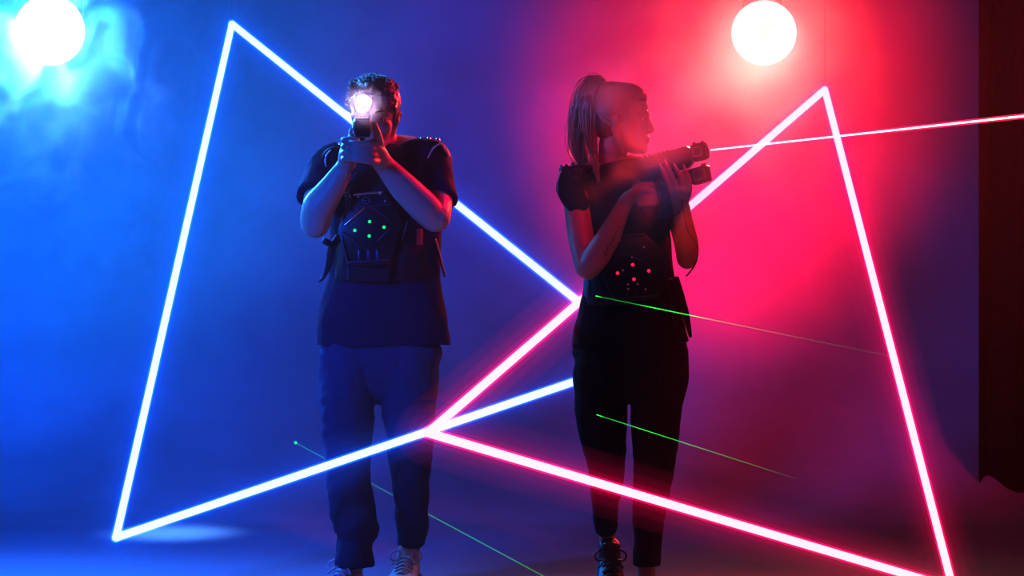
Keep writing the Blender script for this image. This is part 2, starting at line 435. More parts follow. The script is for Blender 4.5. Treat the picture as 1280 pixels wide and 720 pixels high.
def shoe(parent, heel, toe_dir, L, W, H, upper, sole, lace, pitch=0.0, laces=True, label=None, loop=True):
    """shoe standing with its heel at `heel`; pitch lifts the heel about the ball of the foot"""
    x = Vector(toe_dir).normalized(); up = Vector((0, 0, 1))
    M = frame(heel, x, up)
    if pitch:
        ball = Vector((L*.93, 0, 0))
        M = M @ Matrix.Translation(ball) @ Matrix.Rotation(pitch, 4, 'Y') @ Matrix.Translation(-ball)
    def q(u, v, w): return M @ Vector((u*L, v*W, w*H))
    mb = MB()
    # last: closed shape from a chain of elliptical sections from heel to toe
    secs = [(.04, .30, .40, .46), (.14, .38, .60, .62), (.28, .40, .60, .60), (.42, .42, .50, .50), (.58, .46, .40, .40), (.74, .50, .32, .32), (.88, .44, .27, .27), (.97, .28, .22, .2)]
    mb.sweep([q(u, 0, .10+h*.5) for u, w, h, _ in secs], [(w*W, h*.5*H+.004) for u, w, h, _ in secs], n=20, up=M.to_3x3() @ Vector((0, 0, 1)))
    mb.sweep([q(.16, 0, .35), q(.18, 0, .75), q(.19, 0, 1.0)], [(.36*W, .15*L), (.36*W, .15*L), (.34*W, .15*L)], n=20, up=M.to_3x3() @ Vector((1, 0, 0)), cap=False)
    sh = melt(mb, 'shoe', upper, parent, voxel=.004, smooth=4)
    out = [(0, .0), (.02, .30), (.12, .42), (.35, .42), (.55, .48), (.75, .54), (.90, .46), (.98, .26), (1.0, 0)]
    poly = [(u*L, v*W) for u, v in out]+[(u*L, -v*W) for u, v in out[-2:0:-1]]
    so = MB().prism(poly, M @ Matrix.Translation((0, 0, .013)), .026, .006)
    build(so, 'sole', sole, sh, sharp=50)
    # tongue
    tg = MB().sweep([q(.48, 0, .66), q(.36, 0, .92), q(.30, 0, 1.12)], [(.20*W, .008), (.25*W, .009), (.27*W, .008)], n=12, up=M.to_3x3() @ Vector((1, 0, .7)), sub=3)
    build(tg, 'tongue', upper, sh)
    if laces:
        lm = MB()
        for i in range(5):
            u = .40+.075*i; h = .80-.085*i; s_ = 1 if i % 2 else -1
            lm.sweep([q(u, -.25, h-.07), q(u+.012*s_, 0, h+.06), q(u, .25, h-.07)], .0045, n=8, sub=4)
            lm.sweep([q(u, -.25, h-.07), q(u+.03, 0, h+.05), q(u+.07, .25, h-.15)], .004, n=8, sub=4)
        if loop:
            for s_ in (-1, 1):
                lm.sweep([q(.39, 0, .86), q(.35, s_*.25, 1.02), q(.38, s_*.50, .90), q(.42, s_*.40, .74), q(.40, s_*.05, .84)], .0032, n=8, sub=5)
                lm.sweep([q(.39, 0, .86), q(.46, s_*.2, .82), q(.52, s_*.38, .66)], .0032, n=8, sub=5)
        build(lm, 'lace', lace, sh)
    if label: sh['label'] = label
    return sh

def phaser(M, label, k=1.0, grip=None):
    """laser-tag pistol; local x = forward, z = up, origin at the top of the grip"""
    c = .01*k; R = M.to_3x3()
    t = empty('laser_gun', M.translation, label, 'toy gun')
    def q(u, v, w): return M @ Vector((u*c, v*c, w*c))
    def prof(pts): return [(a*c, b*c) for a, b in pts]
    Ms = M @ Matrix.Rotation(PI/2, 4, 'X')      # profile plane: local x = u, local y = w
    b = MB().prism(prof([(-7, 1.0), (-6.2, 5.0), (-4, 6.0), (8.0, 6.4), (13.5, 6.6), (14.2, 5.8), (14.2, 1.0), (12.5, -.4), (4.5, -.6), (-4.5, -.2)]), Ms, 4.2*c, .35*c)
    for i in range(7): b.box(q(-2.0+1.5*i, 0, 6.6), (.8*c, 1.6*c, .5*c), R, .1*c)
    for s in (-1, 1):
        b.prism(prof([(-4.5, 3.9), (6.5, 4.4), (7.5, 3.0), (-4.2, 2.2)]), M @ Matrix.Translation((0, s*2.2*c, 0)) @ Matrix.Rotation(PI/2, 4, 'X'), .5*c, .1*c)
    build(b, 'gun_body', M_plast, t, sharp=35)
    mz = MB(); X = M @ Matrix.Rotation(PI/2, 4, 'Y')
    T = M @ Matrix.Translation((14*c, 0, 3.8*c)) @ Matrix.Rotation(PI/2, 4, 'Y')
    mz.lathe([(0.01*c, -.2*c), (1.9*c, -.2*c), (1.9*c, .5*c), (2.7*c, .8*c), (2.9*c, 1.6*c), (2.7*c, 2.0*c), (2.9*c, 2.4*c), (2.9*c, 4.6*c), (2.5*c, 5.6*c), (1.5*c, 5.7*c), (1.2*c, 4.6*c), (.01*c, 4.5*c)], T, 28)
    mz.box(q(15.9, 0, 6.8), (1.0*c, 1.2*c, .9*c), R, .15*c); mz.box(q(18.6, 0, 6.7), (.9*c, 1.0*c, .7*c), R, .15*c)
    build(mz, 'muzzle', M_plast, t, sharp=35)
    build(MB().lathe([(.01*c, 4.55*c), (1.15*c, 4.6*c), (.9*c, 5.2*c), (.01*c, 5.45*c)], T, 20), 'muzzle_lens', emission('muzzle_lens_glow', (1, .85, .95), 2.2) if grip == 'lit' else M_lens, t)
    lw = MB().prism(prof([(12.8, -.9), (18.2, -.6), (18.9, -1.2), (18.6, -6.0), (13.6, -6.2), (10.5, -4.2), (10.5, -.9)]), Ms, 4.4*c, .35*c)
    lw.box(q(17.4, 0, -.4), (1.6*c, 2*c, .7*c), R, .15*c)
    build(lw, 'battery_pod', M_plast, t, sharp=35)
    gm = MB().prism(prof([(-3.6, .2), (2.0, .2), (1.2, -4), (.5, -9), (0.2, -12.0), (-4.6, -12.2), (-4.6, -8), (-3.8, -3)]), Ms, 3.3*c, .7*c)
    build(gm, 'grip', M_plast, t, sharp=60)
    tg = MB().sweep([q(2, 0, -.4), q(2.4, 0, -2.9), q(4.6, 0, -4.0), q(6.8, 0, -2.8), q(7.2, 0, -.4)], .35*c, n=10, sub=4)
    g2 = build(tg, 'trigger_guard', M_plast, t)
    build(MB().sweep([q(3.6, 0, -.3), q(4.0, 0, -1.6), q(3.5, 0, -2.8)], [.4*c, .4*c, .3*c], n=8, sub=3), 'trigger', M_plast, t)
    for s in (-1, 1):
        for (u, w, du, dw) in ((16.8, 4.0, 3.2, 3.2), (15.8, -3.3, 4.2, 3.4)):
            pl = MB(); cx = q(u, s*(2.95 if w > 0 else 2.4), w)
            for (a, bb, da, db) in ((0, .42, 1, .16), (0, -.42, 1, .16), (.42, 0, .16, 1), (-.42, 0, .16, 1)):
                pl.box(cx+R @ Vector((a*du*c, 0, bb*dw*c)), (da*du*c, .35*c, db*dw*c), R, .06*c)
            build(pl, 'side_bracket', M_chrome, t, sharp=40)
    return t

# ---------------------------------------------------------------- the man
DM = 8.40
def mp(x, y, dd=0.0): return P(x, y, DM+dd)
sM = DM/F
def mr(*a): return [tuple(q*sM for q in r) if hasattr(r, '__len__') else r*sM for r in a]
man = empty('person', P(476, 0, 8.40)*1.0, 'dark-haired person in navy tee, jeans and black vest with green lights, aiming toward the viewer', 'person')
man.location.z = 0; BASE[man.name] = man.location.copy()
HM = Matrix.Translation(mp(469, 144, -.06)) @ Euler((math.radians(8), math.radians(8), math.radians(-5))).to_matrix().to_4x4()
KM = 1.05
b = MB(); head_parts(b, HM, KM)
b.sweep([mp(475, 172, .0), mp(478, 205, .03)], mr(21, 25), n=20)
b.sweep([mp(410, 206, .02), mp(440, 197, .03), mp(478, 194, .03), mp(515, 194, .03), mp(542, 200, .02)], mr((20, 20), (24, 24), (26, 27), (24, 24), (20, 20)), n=18, sub=3)
b.sweep([mp(478, 205, .02), mp(478, 260, .0), mp(479, 330, 0), mp(478, 400, 0), mp(477, 430, 0)], mr((58, 32), (56, 33), (52, 32), (56, 33), (56, 34)), n=24, up=(0, 1, 0))
# arms: (image) left arm
b.sweep([mp(410, 206, .02), mp(400, 240, -.08), mp(394, 278, -.19)], mr(20, 19, 18), n=18, sub=4)
b.sweep([mp(394, 279, -.19), mp(399, 258, -.215), mp(414, 236, -.235), mp(429, 212, -.255), mp(434, 203, -.27)], mr(18.5, 20.5, 16.5, 11.5, 11), n=18, sub=4)
# (image) right arm
b.sweep([mp(540, 201, .02), mp(546, 240, -.08), mp(545, 272, -.18)], mr(20, 20, 18), n=18, sub=4)
b.sweep([mp(543, 273, -.18), mp(529, 258, -.20), mp(506, 235, -.22), mp(482, 208, -.25), mp(475, 199, -.28)], mr(17, 19.5, 18, 13, 12), n=18, sub=4)
# gripping hand (image left)
b.sweep([mp(433, 206, -.265), mp(436, 193, -.31), mp(440, 180, -.33)], mr((11, 11), (12, 14), (10, 12)), n=16, sub=3)
for i, y in enumerate((175, 183, 191, 199)):
    b.sweep([mp(434, y+2, -.31), mp(429.5, y, -.345), mp(434, y-.5, -.375), mp(447, y, -.38)], mr(4.0, 4.1, 3.7, 3.2), n=12, sub=4)
b.sweep([mp(437, 188, -.27), mp(438.5, 174, -.29), mp(440, 163, -.33)], mr(4.8, 4.3, 3.4), n=12, sub=4)
# supporting hand (image right), fingers laid over the others
b.sweep([mp(477, 201, -.27), mp(470, 190, -.33), mp(465, 184, -.365)], mr((12, 12), (13, 11), (11, 8)), n=16, sub=3)
for i, (y, y2, xe) in enumerate(((180, 179, 437), (188, 186, 435), (195.5, 193, 435), (203, 199, 439))):
    b.sweep([mp(472, y-2, -.345), mp(465, y-1, -.392), mp(452, y2+1, -.407), mp(443, y2, -.404), mp(xe, y2-1, -.387)], mr(4.4, 4.3, 4.0, 3.7, 3.0), n=12, sub=4)
b.sweep([mp(476, 192, -.31), mp(474, 178, -.36), mp(471, 165, -.395), mp(467.5, 155, -.415)], mr(6.5, 5.6, 4.6, 3.4), n=12, sub=4)
# legs inside the jeans
b.sweep([mp(442, 430, 0), mp(436, 560, -.10), mp(441, 690, -.13), mp(440, 718, -.15)], mr(30, 20, 12, 12), n=16, sub=3)
b.sweep([mp(514, 430, 0), mp(513, 560, .0), mp(515, 670, .10), mp(513, 695, .11)], mr(30, 18, 11, 11), n=16, sub=3)
body = melt(b, 'body', M_skin, man, voxel=.0034, smooth=3)
eyes(HM, man, KM, (.15, -1, -.08)); brows(HM, man, M_hair_m, KM)

# hair: short sides, longer swept top
h = MB(); Rm = HM.to_3x3()
def hp(x, y, z): return HM @ (Vector((x, y, z))*.01*KM)
def hell(x, y, z, r): h.ell(hp(x, y, z), [a*.01*KM for a in r], Rm)
hell(0, 2.0, 4.3, (7.75, 9.0, 8.2)); hell(0, 4.8, -1, (6.9, 5.8, 6.4)); hell(-.7, .4, 8.0, (6.8, 7.4, 3.9)); hell(-3.2, .2, 6.4, (4.6, 6.6, 4.0))
for q in (-1, 1): h.sweep([hp(q*6.6, -3.0, 4.4), hp(q*6.75, -1.9, 1.0), hp(q*6.6, -.9, -2.0)], [(.008, .018), (.005, .012), (.003, .005)], n=10, up=Rm @ Vector((0, 1, 0)), sub=3)
hair = melt(h, 'hair', M_hair_m, man, voxel=.004, smooth=3, post=folds(.003, (60, 60, 25)))
h = MB(); rnd = random.Random(4)
for i in range(420):
    x = rnd.uniform(-6.6, 6.2); y = rnd.uniform(-6.4, 5.5)
    z = 3.4+8.4*math.sqrt(max(0, 1-(x/7.9)**2-((y-1)/9.6)**2))
    sx = -1.0 if x < 2.5 else -.2
    h.sweep([hp(x, y, z-.7), hp(x+sx*.8, y+.7, z+.7+.5*rnd.random()), hp(x+sx*2.0+rnd.gauss(0, .4), y+2.2, z+.8+.9*rnd.random()), hp(x+sx*2.9+rnd.gauss(0, .5), y+3.6, z+.1+.6*rnd.random())], [.0026, .0025, .002, .0005], n=5, sub=2)
for i in range(150):
    z = rnd.uniform(1.5, 9.5); y = rnd.uniform(-5.0, 4)
    h.sweep([hp(-6.5, y, z), hp(-8.3-.5*rnd.random(), y+.8, z+.9), hp(-9.6-.9*rnd.random(), y+2.2, z+.2+.8*rnd.random())], [.0026, .0022, .0006], n=5, sub=2)
build(h, 'hair_tufts', M_hair_m, hair)

# t-shirt
t = MB()
t.sweep([mp(478, 184, .03), mp(478, 196, .03), mp(479, 215, .015), mp(481, 250, 0), mp(481, 300, 0), mp(481, 345, 0), mp(479, 395, 0), mp(479, 431, 0)],
        mr((36, 28), (56, 34), (68, 39), (70, 42), (69, 42), (70, 42), (80, 43), (84, 44)), n=28, up=(0, 1, 0), sub=4, cap=False)
t.sweep([mp(426, 200, .02), mp(410, 207, .0), mp(401, 228, -.05), mp(396.5, 247, -.10)], mr((25, 25), (25, 25), (24, 25), (26, 26)), n=20, sub=4, cap=False)
t.sweep([mp(520, 196, .02), mp(538, 200, .0), mp(545, 226, -.05), mp(547, 252, -.10)], mr((24, 24), (25, 25), (23, 24), (25, 25)), n=20, sub=4, cap=False)
melt(t, 't_shirt', M_shirt, man, voxel=.005, smooth=3, post=folds(.010, (8, 8, 6), 3))
# jeans
j = MB()
j.sweep([mp(478, 400, 0), mp(477, 440, 0), mp(476, 470, 0)], mr((68, 36), (76, 39), (66, 36)), n=24, up=(0, 1, 0), sub=3)
j.sweep([mp(440, 430, 0), mp(436, 465, -.01), mp(433.5, 500, -.03), mp(434.5, 540, -.07), mp(435, 580, -.09), mp(437, 610, -.10), mp(441, 640, -.11), mp(446, 662, -.12), mp(444, 676, -.12), mp(443, 692, -.13), mp(443, 707, -.13)],
        mr((38, 38), (39, 38), (36.5, 36), (31.5, 32), (28, 29), (27.5, 28), (29, 29), (28, 28), (23, 24), (24, 25), (24, 26)), n=22, up=(0, 1, 0), sub=3, cap=False)
j.sweep([mp(516, 430, 0), mp(512, 465, 0), mp(510, 500, 0), mp(512, 540, .0), mp(513, 580, .02), mp(514, 620, .06), mp(515, 652, .09), mp(515.5, 680, .11)],
        mr((37, 38), (37, 38), (35, 36), (30, 32), (25.5, 28), (21.5, 24), (20, 22), (18.5, 22)), n=22, up=(0, 1, 0), sub=3, cap=False)
melt(j, 'jeans', M_jeans, man, voxel=.005, smooth=3, post=folds(.009, (10, 10, 12), 11))
# shoes
fh = lambda px, D: Vector(((px-640)/F*D, D, 0))
shoe(man, fh(513, DM+.16), (-.10, -1, 0), .295, .112, .115, M_white, M_sole, M_white, label='pale laced trainer')
shoe(man, fh(446, DM-.06), (-.35, -1, 0), .295, .112, .115, M_white, M_sole, M_white)

# vest with its chest unit
VD = -.148
v = MB()
v.sweep([mp(478, 190, .02), mp(478, 203, .01), mp(480, 230, 0), mp(480, 280, -.005), mp(480, 330, -.005), mp(480, 350, -.005)], mr((40, 36), (50, 42), (56, 47), (62, 49), (64, 49), (64, 48)), n=28, up=(0, 1, 0), sub=4, cap=False)
vest = melt(v, 'vest', M_vest, man, voxel=.005, smooth=3, post=folds(.004, (14, 14, 10), 5))
def pad(pts, rad, name, parent, mat): return build(MB().sweep(pts, [(q[1], q[0]) for q in rad], n=16, up=(0, 1, 0), sub=4), name, mat, parent)
pad([mp(502, 184, .02), mp(520, 178, .02), mp(538, 178, .02), mp(552, 184, .01), mp(560, 196, .0)], mr((27, 4.5), (30, 5), (31, 5), (30, 5), (27, 4)), 'shoulder_pad', vest, M_vest)
pad([mp(440, 190, .02), mp(424, 188, .02), mp(412, 191, .01), mp(405, 200, .0), mp(402, 214, -.01)], mr((26, 4), (29, 5), (30, 5), (28, 5), (25, 4)), 'shoulder_pad', vest, M_vest)
build(MB().sweep([mp(535, 197, -.085), mp(541, 186, -.088), mp(550, 180, -.085), mp(557, 184, -.08), mp(561, 196, -.075)], .0028, n=8, sub=5), 'piping', M_pipe, vest)
build(MB().sweep([mp(409, 213, -.09), mp(406.5, 203, -.09), mp(408, 194, -.09), mp(413, 188, -.085)], .0028, n=8, sub=5), 'piping', M_pipe, vest)
for (x, y) in ((527, 175), (536, 174), (547, 175.5), (417, 184), (425, 183)):
    build(MB().sweep([mp(x, y+3, -.02), mp(x, y-1, -.02)], [.010, .007], n=12), 'shoulder_stud', M_chrome, vest)
# chest unit
cu = MB()
def cz(pts, d, th, bev): 
    D = DM+d; poly = [((x-640)/F*D, CAMH-(y-HY)/F*D) for x, y in pts]
    cu.prism(poly, Matrix(((1, 0, 0, 0), (0, 0, -1, D), (0, 1, 0, 0), (0, 0, 0, 1))), th, bev)
cz([(441, 243), (480, 239), (494, 258), (503, 280), (488, 331), (434, 334), (423, 288), (432, 262)], VD, .035, .006)
panel = build(cu, 'chest_unit', M_plast, vest, sharp=35)
def bar(pts, r, name, mat, d=VD-.024, parent=vest): return build(MB().sweep([mp(x, y, d) for x, y in pts], r, n=8), name, mat, parent)
bar([(443, 243.5), (477, 239.8)], .0042, 'top_bar', M_chrome)
bar([(435, 328), (485, 324.8)], .0038, 'bottom_bar', M_plast2)
bar([(455.5, 260), (441, 272), (431, 281)], .0024, 'diamond_frame', M_chrome)
bar([(461, 257), (478, 268), (493, 281), (484, 290), (472, 301)], .0024, 'diamond_frame', M_plast2)
bar([(428, 290), (437, 296), (447, 304)], .0024, 'diamond_frame', M_plast2)
bar([(427, 296), (431, 312), (435, 327)], .0034, 'edge_trim', M_plast2)
bar([(503, 300), (506, 288), (509, 277)], .0026, 'edge_trim', M_plast2)
bar([(441, 259), (465, 257), (490, 256)], .0020, 'diamond_frame', M_plast2)
for x in (449, 461, 472):
    bar([(x, 314), (x, 324)], .0085, 'vent_tube', M_plast2, VD-.016)
for (x, y) in ((462, 277), (480, 284), (443.5, 288), (461.5, 295)):
    ld = MB().ell(mp(x, y, VD-.019), (2.1*sM, .004, 2.1*sM)); build(ld, 'green_lamp', M_green, vest)
T = Matrix.Translation(mp(458, 251, VD-.02)) @ Matrix.Rotation(PI/2, 4, 'X')
build(MB().lathe([(.008, 0), (.0125, 0), (.0135, .006), (.0125, .010), (.009, .010), (.008, .006)], T, 24, True), 'sensor_ring', M_plast2, vest)
build(MB().ell(mp(458, 251, VD-.02), (.008, .004, .008)), 'sensor_lens', M_lens, vest)
for (x, y) in ((447.5, 246), (475, 242.5), (481, 251)):
    build(MB().ell(mp(x, y, VD-.02), (.005, .004, .004)), 'screw', M_chrome, vest)
pz = MB(); pz.box(mp(461, 343, VD+.005), (.146, .045, .05), Euler((0, math.radians(2), 0)).to_matrix(), .008)
for y in (337.5, 343, 348): pz.sweep([mp(436, y+1, VD-.018), mp(487, y-1, VD-.018)], .0024, n=8)
build(pz, 'pouch', M_vest, vest, sharp=40)
build(MB().box(mp(524.5, 296, -.105), (.026, .004, .056), Euler((0, 0, math.radians(35))).to_matrix(), .002), 'red_tag', M_redtag, vest)
st = MB().sweep([mp(544, 300, -.06), mp(549, 318, -.05), mp(553, 334, -.045), mp(556, 345, -.04)], [(.005, .022), (.005, .024), (.005, .022), (.004, .012)], n=10, up=(0, 1, 0), sub=3)
build(st, 'side_strap', M_vest, vest)
st = MB().sweep([mp(424, 296, -.10), mp(414, 312, -.09), mp(411, 330, -.09), mp(405, 346, -.10), mp(399, 352, -.10)], [(.014, .005), (.014, .005), (.012, .004), (.006, .004), (.003, .003)], n=10, up=(0, 1, 0), sub=3)
build(st, 'side_strap', M_vest, vest)
build(MB().box(mp(409, 303, -.105), (.035, .02, .022), Euler((0, .5, 0)).to_matrix(), .004), 'buckle', M_plast, vest)

GM = frame(mp(449.5, 146, -.318), mp(453.5, 145, -.55)-mp(449.5, 146, -.318), (0, 0, 1))
gun_m = phaser(GM, 'black toy laser gun pointed at the viewer, muzzle light flaring', 1.13, 'lit')
ck = MB(); pts = []
pa = [mp(452, 206, -.35), mp(444, 214, -.33), mp(436, 224, -.25), mp(433.5, 240, -.20), mp(436, 252, -.185), mp(434, 262, -.18)]
pp, _ = smooth_path(pa, [(1, 1)]*6, 24)
for i, p in enumerate(pp):
    a = i*.9; tt = (pp[min(i+1, len(pp)-1)]-pp[max(i-1, 0)]).normalized(); s1 = tt.cross(Vector((0, 1, 0))).normalized(); s2 = tt.cross(s1)
    pts.append(p+s1*.0085*math.cos(a)+s2*.0085*math.sin(a))
build(ck.sweep(pts, .0022, n=6), 'coiled_cord', M_plast2, gun_m)

# ---------------------------------------------------------------- the woman
DW = 8.00
def wp(x, y, dd=0.0): return P(x, y, DW+dd)
sW = DW/F
def wr(*a): return [tuple(q*sW for q in r) if hasattr(r, '__len__') else r*sW for r in a]
wo = empty('person', P(790, 0, DW), 'blonde ponytailed person in black with red-lit vest, aiming to the right in profile', 'person')
wo.location.z = 0; BASE[wo.name] = wo.location.copy()
HW = Matrix.Translation(wp(780, 150, -.02)) @ Euler((0, math.radians(4), math.radians(76))).to_matrix().to_4x4()
KW = 1.02
b = MB(); head_parts(b, HW, KW, True)
b.sweep([wp(771, 172, -.01), wp(764, 196, .0), wp(766, 222, .02)], wr((19, 20), (18, 19), (24, 22)), n=20, sub=3)
b.sweep([wp(722, 229, .0), wp(745, 219, .01), wp(775, 216, .02), wp(810, 219, .02), wp(836, 229, .03)], wr((16, 16), (18, 18), (21, 22), (18, 18), (16, 16)), n=18, sub=3)
b.sweep([wp(779, 222, .02), wp(779, 260, .01), wp(785, 330, .0), wp(788, 390, 0), wp(788, 435, 0)], wr((50, 30), (50, 34), (45, 30), (56, 34), (64, 38)), n=24, up=(0, 1, 0), sub=3)
# near arm
b.sweep([wp(722, 230, -.01), wp(722, 262, -.05), wp(727, 300, -.09), wp(734, 334, -.12)], wr(16.5, 17, 16, 15), n=18, sub=4)
b.sweep([wp(735, 335, -.12), wp(745, 321, -.14), wp(760, 297, -.165), wp(777, 262, -.19), wp(785, 248, -.20)], wr(15, 17, 15, 10, 9), n=18, sub=4)
# gripping hand
b.sweep([wp(784, 250, -.20), wp(796, 240, -.215), wp(806, 236, -.215)], wr((10, 9), (12, 8), (13, 8)), n=16, sub=3)
for i, y in enumerate((231, 239, 246.5, 253)):
    ex = (0, 0, -.5, -2)[i]
    b.sweep([wp(800, y+1, -.222), wp(814+ex, y+.5, -.232), wp(822+ex, y+.5, -.215), wp(822+ex, y+.5, -.185), wp(811, y+.5, -.17)], wr(4.4, 4.3, 4.2, 3.9, 3.2), n=12, sub=4)
b.sweep([wp(794, 236, -.19), wp(800, 226, -.17), wp(812, 221, -.168)], wr(5.2, 4.4, 3.4), n=12, sub=4)
# supporting arm and hand (far side)
b.sweep([wp(836, 230, .03), wp(847, 262, .03), wp(856, 300, .0), wp(859, 322, -.03)], wr(16, 16, 14.5, 13.5), n=18, sub=4)
b.sweep([wp(859, 323, -.03), wp(859, 306, -.05), wp(855, 282, -.09), wp(851, 262, -.14), wp(850, 250, -.17)], wr(13.5, 14.5, 12.5, 9, 9), n=18, sub=4)
b.sweep([wp(850, 254, -.17), wp(850, 244, -.22), wp(850, 235, -.262)], wr((10, 8), (14, 8), (15, 6.5)), n=16, sub=3)
for (a, c_, e_) in (((838, 238), (833, 226), (826, 208)), ((845, 235), (840, 222), (832, 203)), ((853, 235), (851, 222), (844, 208)), ((861, 238), (861, 224), (856, 210))):
    b.sweep([wp(a[0], a[1], -.265), wp(c_[0], c_[1], -.283), wp((c_[0]+e_[0])/2, (c_[1]+e_[1])/2, -.287), wp(e_[0], e_[1]+1, -.282)], wr(4.2, 3.9, 3.4, 2.3), n=12, sub=4)
b.sweep([wp(852, 246, -.18), wp(856, 232, -.16), wp(850, 219, -.158)], wr(4.8, 4.3, 3.3), n=12, sub=4)
# legs
b.sweep([wp(755, 440, .0), wp(754, 545, .03), wp(757, 640, .17), wp(759, 668, .20), wp(760, 690, .20)], wr(30, 22, 12, 10.5, 11), n=16, sub=3)
b.sweep([wp(822, 440, .0), wp(819, 550, -.06), wp(811, 650, -.06), wp(808, 705, -.05), wp(808, 725, -.05)], wr(30, 22, 14, 11.5, 12), n=16, sub=3)
melt(b, 'body', M_skin_w, wo, voxel=.0034, smooth=3)
eyes(HW, wo, KW); brows(HW, wo, M_hair_w, KW, .35)
nl = MB()
for (x, y, x2, y2) in ((827, 210, 825, 205), (833, 205, 831, 200), (845, 210, 842.5, 204.5), (856.5, 212, 854.5, 206)):
    nl.sweep([wp(x, y, -.287), wp(x2, y2, -.287)], wr(2.2, 1.0), n=8)
build(nl, 'fingernails', principled('nail_polish', (.6, .35, .5), .2), wo)
# script tattoo on the inner forearm
tt = MB(); rnd = random.Random(9)
for i in range(9):
    f = i/8; c = wp(774-18*f, 283+34*f, -.19+.03*f); c = c+Vector((0, -.035, 0))
    tt.sweep([c+Vector((rnd.uniform(-.006, .006), 0, rnd.uniform(-.006, .006))) for _ in range(4)], .0009, n=5, sub=3)
# hair
def hq(x, y, z): return HW @ (Vector((x, y, z))*.01*KW)
h = MB(); Rw = HW.to_3x3()
def hell2(x, y, z, r): h.ell(hq(x, y, z), [a*.01*KW for a in r], Rw)
hell2(0, 1.9, 3.7, (7.75, 9.0, 8.45)); hell2(0, 4.6, -1.5, (6.6, 5.6, 5.6)); hell2(0, 4.5, 5.5, (6.6, 7.4, 7.0)); hell2(0, -.1, 6.4, (6.7, 7.5, 5.6))
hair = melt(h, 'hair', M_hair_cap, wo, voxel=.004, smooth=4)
h = MB(); rnd = random.Random(5)
from mathutils.bvhtree import BVHTree
bv = BVHTree.FromPolygons([v.co for v in hair.data.vertices], [tuple(p.vertices) for p in hair.data.polygons])
tie = hq(0, 10.0, 8.6)-BASE[wo.name]; cen = hq(0, 2, 3.4)-BASE[wo.name]
for i in range(900):        # combed strands running from the hairline back to the tie
    a = rnd.uniform(-2.6, 2.6); t0 = 0 if i < 260 else rnd.random()*.6
    A = abs(a)
    st_ = hq(7.6*math.sin(a)*1.1, -8.6+3.3*A+.5*max(0, A-1.4)*3, 2.2+5.4*math.cos(a)+(.8 if A > 1.2 else 0))-BASE[wo.name]
    pts = []
    for kx in range(9):
        f = t0+(1-t0)*kx/8
        d = (st_*(1-f)+tie*f)-cen
        hit = bv.ray_cast(cen+d.normalized()*.3, -d.normalized())[0]
        if hit is None: pts = []; break
        pts.append(hit+d.normalized()*(-.0004+.0022*rnd.random())+BASE[wo.name])
    if pts and (pts[0]-pts[-1]).length > .03: h.sweep(pts, [.0010]+[.0019]*7+[.0014], n=5)
build(h, 'hair_strands', M_hair_w, hair)
h = MB()
g1 = [(wp(756, 108, .02), .004), (wp(749, 102.5, .02), .010), (wp(738, 108, .03), .016), (wp(730, 130, .03), .021), (wp(727, 158, .03), .023), (wp(724, 182, .03), .018), (wp(728, 202, .02), .010), (wp(735, 214, .01), .003)]
g2 = [(wp(756, 108, .0), .004), (wp(750, 104, -.01), .010), (wp(742, 112, -.02), .014), (wp(738, 138, -.03), .016), (wp(738, 168, -.04), .013), (wp(741, 190, -.05), .009), (wp(745, 210, -.07), .006), (wp(748, 228, -.08), .002)]
strands(h, [g1, g1, g1, g2], 900, .75, .0014, .0007, 3, .4)
h.sweep([p for p, w in g1], [max(.004, w*.95) for p, w in g1], n=14, sub=4); h.sweep([p for p, w in g2], [max(.003, w*.8) for p, w in g2], n=14, sub=4)
pt = build(h, 'ponytail', M_hair_w, wo)
build(MB().lathe([(.014, -.008), (.020, -.006), (.021, 0), (.020, .006), (.014, .008)], Matrix.Translation(wp(753, 107, .01)) @ Euler((0, .9, 0)).to_matrix().to_4x4(), 20, True), 'hair_tie', M_plast, pt)
h = MB()
strands(h, [[(hq(-7.2, -3.2, 2.0), .003), (hq(-7.6, -3.0, -2.5), .004), (hq(-7.0, -2.0, -7.5), .004), (hq(-6.6, -1.0, -11), .003)]], 14, .9, .0012, .0006, 8, .5)
build(h, 'loose_strands', M_hair_w, wo)
# top, trousers
t = MB()
t.sweep([wp(772, 208, .015), wp(776, 219, .015), wp(779, 240, .005), wp(781, 280, .0), wp(785, 330, .0), wp(787, 370, 0), wp(788, 405, 0), wp(789, 430, 0)],
        wr((24, 22), (48, 27), (60, 36), (58, 40), (52, 35), (60, 37), (69, 40), (74, 42)), n=28, up=(0, 1, 0), sub=4, cap=False)
t.sweep([wp(738, 224, .0), wp(723, 230, -.01), wp(721, 243, -.02)], wr(19, 19.5, 19), n=18, sub=3, cap=False)
t.sweep([wp(820, 224, .02), wp(837, 231, .03), wp(841, 246, .03)], wr(19, 19, 19), n=18, sub=3, cap=False)
melt(t, 'top', M_top, wo, voxel=.005, smooth=3, post=folds(.007, (8, 8, 6), 21))
j = MB()
j.sweep([wp(788, 405, 0), wp(788, 440, .005), wp(788, 468, .0)], wr((66, 38), (73, 41), (64, 37)), n=24, up=(0, 1, 0), sub=3)
j.sweep([wp(756, 440, 0), wp(752, 470, .0), wp(751, 500, .01), wp(754, 545, .03), wp(758, 590, .08), wp(757, 630, .15), wp(758, 664, .19)],
        wr((36, 38), (36, 38), (34, 36), (30, 31), (24, 26), (17, 19), (14, 16)), n=22, up=(0, 1, 0), sub=3, cap=False)
j.sweep([wp(822, 440, 0), wp(823, 470, -.01), wp(821, 500, -.03), wp(819, 545, -.06), wp(816, 600, -.06), wp(811, 650, -.06), wp(809, 706, -.05)],
        wr((38, 38), (37, 38), (34, 36), (29, 31), (24, 26), (19.5, 22), (16.5, 18)), n=22, up=(0, 1, 0), sub=3, cap=False)
